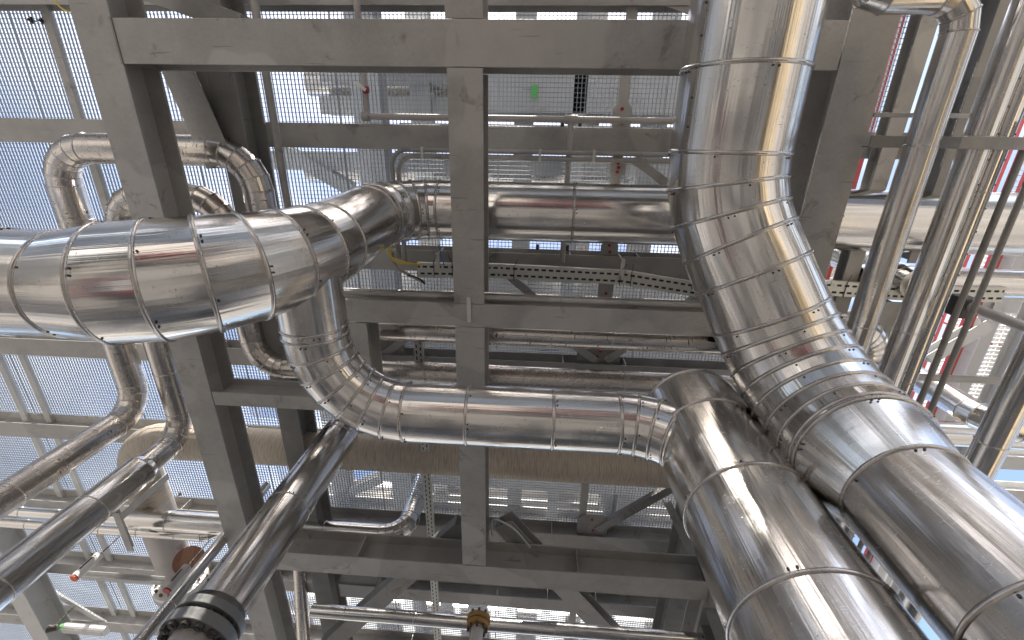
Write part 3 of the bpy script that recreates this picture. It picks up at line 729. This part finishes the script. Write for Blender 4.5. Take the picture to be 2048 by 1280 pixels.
wire('cable', 'lower yellow cable looping onto the left end of the perforated tray', 'cable', [P(786, 470, 4.6), P(782, 512, 4.57), P(800, 526, 4.53), P(842, 528, TH-.03)], .008, YELLOW)
wire('cable', 'short blue cable above the perforated tray beside the centre beam', 'cable', [P(878, 490, 4.6), P(882, 510, 4.55), P(888, 530, TH-.03)], .007, BLUEC)
wire('cable', 'black cable end drooping under the left end of the perforated tray', 'cable', [P(815, 550, 4.5), P(835, 556, 4.46), P(850, 568, 4.44)], .010, BLACK)
wire('conduit', 'grey bent conduit below the yellow cables', 'conduit', [P(785, 505, 4.62), P(790, 530, 4.6), P(815, 548, 4.58), P(850, 565, 4.56)], .02, STEEL)
pipe('conduit', 'long thin lengthwise conduit left of the open grating at the top', 'conduit', [P(498, -60, 4.55), V(X(498, -60, 4.55), 1.1, 4.55)], .075, mat=STEEL, beads=False, N=16)
ya, yb = Y(1000, 303, 4.66), Y(1000, 316, 4.66)
for yy, u, lb in ((ya, 784, 'outer one of two grey conduits curving along the floor crossbeam'), (yb, 797, 'inner one of two grey conduits curving along the floor crossbeam')):
    xx = X(u, 330, 4.66)
    cc = pipe('conduit', lb, 'conduit', [V(xx, yy + 1.1, 4.66), V(xx, yy, 4.66), V(2.0, yy, 4.66)], .045, .16, 8, mat=STEEL, beads=False, N=16, group='conduits along the floor crossbeam')
    for u2 in (845, 1080, 1188): 
        cx = X(u2, 305, 4.66); childbox(cc, 'clip', (cx-.012, yy-.03, Z(4.66)-.028), (cx+.012, yy+.03, Z(4.66)+.028), TRAY)
yv = Y(1000, 237, 4.7); xv = X(735, 237, 4.7)
vp = pipe('small_pipe', 'small bare pipe with a tee and a dangling valve above the floor crossbeam', 'pipe', [V(xv, yv-1.7, 4.7), V(xv, yv, 4.7), V(2.0, yv, 4.7)], .06, .05, 3, mat=BARE, beads=False, N=18)
xt = X(1141, 260, 4.7)
m = MB(); m.cyl(V(xt, yv, 4.7), V(xt, yv+1.4, 4.7), .026, 16); m.build('tee_leg', BARE, vp, True)
m = MB(); m.cyl(V(xt-.06, yv, 4.7), V(xt+.06, yv, 4.7), .042, 16); m.build('tee_fitting', BARE, vp, True)
c = P(731, 180, 4.66); m = MB(); m.cyl(c - Vector((.02,0,0)), c + Vector((.03, 0, 0)), .03, 12); vv_ = m.build('valve_hub', RED, vp, True)
m = MB(); m.prof(R_(.03, .008), P(731, 180, 4.6), P(710, 165, 4.6)); m.build('valve_lever', WHITE, vp)
m = MB(); m.cyl(V(xv-.05, yv, 4.7), V(xv+.02, yv, 4.7), .045, 16); m.build('end_cap', BARE, vp, True)

# flat bars carrying the leaning pipes
yb = Y(1900, 285, 3.55)
member('support_bar', 'dark flat bar crossing under the touching leaning pipes', 'support bar', L_(.08, .08), V(X(1740, 285, 3.62), yb, 3.62), V(X(1945, 285, 3.62), yb, 3.62), STEEL_D)
member('support_bar', 'grey angle bar in front of the touching leaning pipes at the right edge', 'support bar', L_(.075, .07), V(X(1915, 285, 3.24), Y(1915, 285, 3.24), 3.22), V(6, Y(1915, 285, 3.24), 3.22), STEEL)
member('support_bar', 'thin round bar crossing behind the nearest leaning pipe', 'support bar', R_(.03, .03), V(XR+.17, Y(1800, 230, 3.7), 3.7), V(3.6, Y(1800, 230, 3.7), 3.7), STEEL)
# ochre flange at the bottom edge
c = P(955, 1256, 2.4)
od = empty('flanged_stub', (c.x, c.y, 0), 'standing pipe stub with a rusty ochre flange at the bottom edge', 'pipe')
m = MB(); m.cyl((c.x, c.y, 0), (c.x, c.y, c.z), .05, 24); m.build('stub_pipe', BARE, od, True)
for k in range(2):
    m = MB(); m.annulus(c + Vector((0,0,.045*k)), c + Vector((0,0,.045*k+.038)), .098 if k else .09, .03, 28); fo = m.build('flange', OCHRE, od, True, .004)
    if not k:
        for b in range(8):
            t = 2*math.pi*b/8; p = c + Vector((math.cos(t), math.sin(t), 0)) * .074
            m = MB(); m.cyl(p - Vector((0,0,.03)), p + Vector((0,0,.115)), .011, 6); m.build('bolt', BOLT, fo)

# ------------------------------------------------------------------ lower left details
by = Y(320, 1050, 4.3)
for k, (v, lb) in enumerate(((1036, 'upper one of two thin bright pipes with a bend at lower left'), (1060, 'lower one of two thin bright pipes with a bend at lower left'))):
    yy = Y(330, v+7, 4.35); ex = X(428 - 6*k, v, 4.35)
    pipe('clad_pipe', lb, 'pipe', [V(-9, yy, 4.35), V(ex, yy, 4.35), V(ex+.05, yy, 4.35+.75)], .135, .16, 3, seam=.55, N=28, group='thin bright pipes at lower left')
p0 = P(375, 925, 4.75); p1 = P(237, 1038, 4.0)
lb_ = empty('hanger_bracket', (p0.x, p0.y, p1.z), 'grey angle hanger holding the two thin bright pipes at lower left', 'bracket')
m = MB(); m.prof(R_(.10, .012), (p1.x, p1.y, p1.z), (p1.x, p1.y, Z(4.8)), (1, 0, 0)); m.build('hanger_strap', STEEL, lb_)
m = MB(); m.prof(L_(.09, .09), (p1.x, p1.y-.1, p1.z-.01), (p1.x, p1.y+.55, p1.z-.01)); m.build('hanger_foot', STEEL, lb_)
cl = P(292, 1050, 4.35); m = MB(); m.annulus(cl, cl + Vector((.12,0,0)), .085, .068, 24); m.build('pipe_clamp', STEEL_L, lb_, True)
for (u, v, lb, tilt) in ((150, 1155, 'white spring hanger with an orange end at the lower left'), (335, 1180, 'grey spring hanger beside the bolted white flange')) and ((150, 1155, 'white spring hanger with an orange end at the lower left', 0), (335, 1180, 'grey spring hanger beside the bolted white flange', 1)):
    c = P(u, v, 3.75)
    hr = empty('spring_hanger', c, lb, 'spring hanger')
    m = MB(); m.cyl(c, c + Vector((0,0,.34)), .055, 24); m.build('spring_can', WHITE if not tilt else STEEL_L, hr, True)
    m = MB(); m.cyl(c - Vector((0,0,.02)), c + Vector((0,0,.004)), .05, 20); m.build('end_disc', ORANGE if not tilt else RED, hr, True)
    m = MB(); m.cyl(c + Vector((0,0,.34)), c + Vector((0,0,1.35)), .008, 8); m.build('hanger_rod', BOLT, hr)
    m = MB(); m.box((c.x-.012, c.y-.058, c.z+.08), (c.x+.012, c.y-.054, c.z+.26)); m.build('travel_scale', BOLT, hr)
a = P(150, 1155, 3.98); b = P(335, 1180, 3.98)
member('trapeze_channel', 'pale channel hung between the two spring hangers', 'channel', C_(.06, .09, .008), (a.x+.07, a.y, a.z), (b.x-.07, a.y, a.z), STEEL_L)
c = P(378, 1122, 4.55); nrm = Vector((.55, -.6, -.35)).normalized()
m = MB(); m.cyl(c, c + nrm*.025, .205, 40); o = m.build('blind_plate', RUST, None, True, .003); o.data.transform(Matrix.Translation(-c)); o.location = c
tag(o, 'round rust red blanking plate behind the thin vertical pipe at lower left', 'plate')
c = P(165, 1265, 4.5)
lf = empty('light_fitting', c, 'long white light fitting with a green end at the bottom left', 'light')
m = MB(); m.prof([(-.07,0.02),(-.05,0),(.05,0),(.07,.02),(.07,.1),(-.07,.1)], c - Vector((.38,0,0)), c + Vector((.38,0,0))); m.build('lamp_housing', WHITE, lf, False, .01)
m = MB(); m.box((c.x-.43, c.y-.06, c.z+.01), (c.x-.385, c.y+.06, c.z+.09)); m.build('end_cover', GREEN, lf, False, .01)
m = MB(); m.box((c.x-.35, c.y-.05, c.z-.006), (c.x+.35, c.y+.05, c.z-.001)); m.build('diffuser', STEEL_L, lf)
c = P(95, 1258, 4.4)
fl = empty('clamp_lamp', c, 'small dark clamp lamp next to the white light fitting', 'lamp')
m = MB(); m.cyl(c, c + Vector((.12, .02, .05)), .06, 16, .045); m.build('lamp_head', BOLT, fl, True)
m = MB(); m.cyl(c + Vector((.06,0,.05)), c + Vector((.06,0,.4)), .012, 8); m.build('lamp_stem', BOLT, fl)
c = P(715, 1182, 4.5)
jb = empty('junction_box', c, 'dark open box hung behind the lowest big crossbeam', 'box')
m = MB(); m.box((c.x-.3, c.y-.16, c.z), (c.x+.3, c.y+.16, c.z+.2)); m.build('box_body', STEEL_D, jb, False, .015)
m = MB(); m.box((c.x-.27, c.y-.13, c.z-.012), (c.x+.27, c.y+.13, c.z-.002)); m.build('box_lid', STEEL_L, jb, False, .006)
wire('conduit', 'thin bent grey tube beside the foot of the centre beam', 'conduit', [P(985, 1070, 4.0), P(984, 1045, 4.0), P(995, 1040, 4.0), P(1030, 1060, 4.0), P(1060, 1095, 4.0)], .012, STEEL_L)

# ------------------------------------------------------------------ level above the floor, seen through the grating; pale steel stands in for sky light
U = 'members of the level above seen through the grating'
def up_beam(v, H, lab, W=.34, u0=640, u1=1700, mat=None, D=.4):
    y = Y(1000, v, H); member('upper_beam', lab, 'beam', I_(W, D), V(X(u0, v, H), y, H), V(X(u1, v, H), y, H), mat or STEEL_L, group=U)
up_beam(187, 7.2, 'pale crossing beam with a green tag above the grating', .5, 960, 1420)
up_beam(150, 8.0, 'narrow pale crossing beam near the top, above the grating', .25)
up_beam(215, 8.4, 'pale crossing beam above the grating behind the small valve pipe', .3)
up_beam(330, 7.6, 'pale crossing beam above the grating over the thick crossing pipe', .3, 540)
up_beam(565, 7.8, 'pale crossing beam above the grating under the perforated tray', .4)
up_beam(690, 7.4, 'pale crossing beam above the grating over the slim crossing pipe', .4)
up_beam(1010, 8.2, 'grey crossing beam above the grating below the brown pipe', .4, 840, 1700, STEEL)
up_beam(1110, 9.0, 'grey crossing beam above the grating behind the lowest crossbeam', .4, 640, 1700, STEEL)
def up_len(u, v, H, lab, W=.3, y0=-6, y1=12, mat=None):
    x = X(u, v, H); member('upper_beam', lab, 'beam', I_(W, .35), V(x, y0, H), V(x, y1, H), mat or STEEL_L, group=U)
up_len(730, 180, 7.0, 'pale lengthwise beam above the open bright grating at the top', .42)
up_len(840, 190, 8.3, 'pale lengthwise beam above the grating left of the centre beam', .34)
up_len(1040, 540, 7.7, 'pale lengthwise beam above the grating right of the centre beam', .3)
up_len(1320, 180, 7.9, 'pale lengthwise beam above the grating beside the largest pipe', .36)
up_len(1120, 1000, 8.5, 'grey lengthwise beam above the grating below the branch pipe', .4, mat=STEEL)
for v, H, D_, lb in ((170, 8.8, .45, 'pale pipe above the grating at the top'), (345, 8.6, .5, 'pale pipe above the grating over the thick crossing pipe'), (520, 8.8, .35, 'pale pipe above the grating over the perforated tray'), (600, 8.9, .5, 'pale pipe above the grating over the conduit crossbeam'), (1000, 9.2, .6, 'pale pipe above the grating below the brown pipe'), (1230, 9.0, .5, 'pale pipe above the grating at the bottom edge')):
    y = Y(1000, v, H); pipe('upper_pipe', lb, 'pipe', [V(X(620, v, H), y, H), V(X(1690, v, H), y, H)], D_, mat=CLAD_OLD, seam=1.6, N=28, group=U)
for a_, b_, H, lb in (((560, 300), (700, 380), 7.5, 'pale diagonal above the grating at the left of the thick crossing pipe'), ((1080, 135), (970, 175), 7.5, 'pale diagonal above the grating right of the centre beam'), ((1320, 140), (1180, 210), 7.8, 'pale diagonal above the grating beside the largest pipe'),
    ((1100, 560), (1200, 640), 8.0, 'pale diagonal above the grating under the tray'), ((640, 1010), (760, 960), 7.6, 'grey diagonal above the grating left of the bluish bend'), ((1130, 1090), (1290, 990), 7.9, 'grey diagonal above the grating below the brown pipe')):
    member('upper_brace', lb, 'brace', C_(.22, .2), P(a_[0], a_[1], H), P(b_[0], b_[1], H), STEEL_L, group=U)
up_beam(965, 7.4, 'pale crossing beam above the grating just under the brown pipe', .3, 760, 1500)
up_beam(1050, 7.3, 'grey crossing beam above the grating level with the bluish bend', .35, 640, 1500, STEEL)
up_beam(1165, 7.6, 'grey crossing beam above the grating just over the slim bottom pipe', .35, 520, 1500, STEEL)
up_beam(1270, 7.2, 'grey crossing beam above the grating along the bottom edge', .3, 560, 1500, STEEL)
up_beam(100, 7.6, 'pale crossing beam above the grating hidden by the top crossbeam', .3)
up_beam(265, 7.0, 'pale crossing beam above the grating over the floor crossbeam', .22, 800)
up_beam(640, 7.0, 'pale crossing beam above the grating over the conduit crossbeam', .25)
up_len(1250, 1000, 7.5, 'grey lengthwise beam above the grating at the lower right', .35, y0=4.6, mat=STEEL)
up_len(960, 1200, 8.0, 'grey lengthwise beam above the grating behind the foot of the centre beam', .35, y0=4.6, mat=STEEL)
up_len(700, 1100, 7.6, 'grey lengthwise beam above the grating right of the flanged riser', .35, y0=4.6, mat=STEEL)
up_len(1160, 200, 7.2, 'pale lengthwise beam above the grating left of the bolted tee', .2)
up_len(930, 330, 7.3, 'pale lengthwise beam above the grating behind the centre beam', .3)
sq = X(1385, 1080, 4.3)
member('floor_girder', 'dark lengthwise girder beside the standing pipe at the bottom right', 'girder', I_(.24, .4), V(sq, 3.9, 4.3), V(sq, 9, 4.3), STEEL_D)
member('floor_brace', 'pale angle leaning beside the dark girder at the bottom right', 'brace', L_(.09, .08), P(1335, 1005, 4.2), P(1405, 1150, 4.2), STEEL, group='diagonal braces of the floor')
member('floor_brace', 'lower dark angle between the standing pipe and the lowest crossbeam', 'brace', L_(.11, .08), P(1345, 1160, 4.25), P(1420, 1290, 4.25), STEEL_D, group='diagonal braces of the floor')
c = P(1069, 183, 7.15); m = MB(); m.box((c.x-.04, c.y-.09, c.z), (c.x+.04, c.y+.09, c.z+.01)); o = m.build('green_tag', GREEN); o.data.transform(Matrix.Translation(-c)); o.location = c
tag(o, 'bright green tag on the pale beam above the grating', 'tag')

# ------------------------------------------------------------------ open structure on the right with red rails
S = 'red rails of the right hand stair tower'
def red_post(u, v, h0, h1, lab, mat=None, r=.035):
    p = P(u, v, h0); pipe('rail_post', lab, 'post', [(p.x, p.y, Z(h0)), (p.x, p.y, Z(h1))], r*2, mat=mat or RED, beads=False, N=12, group=S)
def red_rail(u, v, H, y0, y1, lab, W=.09, mat=None):
    x = X(u, v, H); member('rail', lab, 'rail', R_(W, .05), V(x, y0, H), V(x, y1, H), mat or RED, group=S, bevel=0)
red_rail(1990, 540, 6.5, -3, 8, 'red rail right of the thin conduits', .06)
red_rail(1925, 660, 6.8, 0, 8, 'red rail behind the right edge tube post', .06)
red_rail(1935, 520, 7.5, -2, 7, 'thin dark red rail against the white sky', .04)
red_rail(1905, 640, 7.9, -2, 7, 'second thin dark red rail against the white sky', .04)
red_rail(1765, 180, 6.6, -6, 3, 'red rail seen through the grating strip at the top right', .05)
red_rail(1755, 330, 8.2, -6, 3, 'farther red rail seen through the grating strip at the top right', .04)
red_post(2005, 690, 7.6, 5.0, 'orange red post beside the grey tube post', ORANGE, .03)
red_post(1880, 640, 8.6, 6.6, 'red post above the crossing conduit', RED, .03)
red_post(1690, 530, 7.5, 6.0, 'short red post beside the hanging pipe', RED, .05)
for (u, v, H, lx, ly, lab) in ((2030, 560, 7.2, 1.2, 5.5, 'far stair tower grating landing at the right edge'), (1920, 740, 8.5, .8, 5.5, 'far stair tower grating walkway between red rails')):
    c = P(u, v, H); m = MB()
    q = 0
    while q <= ly: m.box((0, q-.008, 0), (lx, q+.008, .03)); q += .075
    q = 0
    while q <= lx: m.box((q-.006, 0, .004), (q+.006, ly, .026)); q += .2
    m.box((-.03, -.01, -.02), (-.009, ly+.01, .1)); m.box((lx+.009, -.01, -.02), (lx+.03, ly+.01, .1))
    o = m.build('stair_grating', WHITE); o.location = (c.x - lx/2, c.y - ly/2, c.z); tag(o, lab, 'grating')
for (u, v, H, y0, y1, W, lab) in ((1990, 640, 6.9, -4, 9, .18, 'pale beam of the far stair tower, nearest the grey tube post'), (1965, 760, 7.4, -2, 9, .16, 'pale beam of the far stair tower beside the walkway'), (2040, 760, 6.2, -2, 9, .18, 'pale beam of the far stair tower at the right edge')):
    x = X(u, v, H); member('tower_beam', lab, 'beam', I_(W, .35), V(x, y0, H), V(x, y1, H), STEEL_L, group='beams of the far stair tower')
member('tower_beam', 'pale diagonal of the far stair tower rising from the walkway', 'beam', C_(.2, .15), P(1860, 720, 6.4), P(1980, 650, 6.4), STEEL_L, group='beams of the far stair tower')
for v, H, lb in ((612, 7.0, 'pale crossing beam of the far stair tower under the tray end'),):
    y = Y(1980, v, H); member('tower_beam', lb, 'beam', I_(.2, .2), V(X(1935, v, H), y, H), V(16, y, H), STEEL_L, group='beams of the far stair tower')

# a few last small things
wire('cable', 'thin yellow cable sagging at the top left corner beside the sloping beam', 'cable', [P(100, -25, 4.6), P(112, 4, 4.6), P(128, 20, 4.6), P(145, 24, 4.58), P(170, 20, 4.55)], .007, YELLOW)
wire('conduit', 'thin grey hanger rod below the diagonal brace right of the centre beam foot', 'rod', [P(994, 1180, 4.4), P(996, 1205, 4.3), P(997, 1232, 4.2)], .006, STEEL_L)
for u, v, lb in ((62, 40, 'left one of two small grating clips at the top left corner'), (85, 42, 'right one of two small grating clips at the top left corner'), (342, 988, 'left one of two small grating clips beside the hanger at lower left'), (360, 988, 'right one of two small grating clips beside the hanger at lower left'), (1125, 248, 'left small grating clip under the tee of the small valve pipe'), (1160, 247, 'right small grating clip under the tee of the small valve pipe'), (1075, 494, 'left small grating clip below the thick crossing pipe'), (1135, 496, 'right small grating clip below the thick crossing pipe')):
    c = P(u, v, HG + .2); m = MB(); m.box((c.x-.018, c.y-.03, c.z), (c.x+.018, c.y+.03, c.z+.008)); m.cyl(c - Vector((0,0,.05)), c + Vector((0,0,.05)), .008, 8); m.cyl(c - Vector((0,0,.022)), c - Vector((0,0,.004)), .018, 6)
    o = m.build('grating_clip', STEEL_D if v > 900 else BOLT); o.data.transform(Matrix.Translation(-c)); o.location = c
    tag(o, lb, 'clip', 'small clips under the grating')

for v, H, lb in ((925, 7.4, 'pale crossing beam of the far stair tower low at the right edge'), (990, 8.4, 'lowest pale crossing beam of the far stair tower at the right edge')):
    y = Y(2000, v, H); member('tower_beam', lb, 'beam', I_(.3, .3), V(X(1900, v, H), y, H), V(18, y, H), STEEL_L, group='beams of the far stair tower')
red_post(2035, 1000, 8.6, 7.4, 'short red post low at the right edge beside the largest pipe', RED, .05)
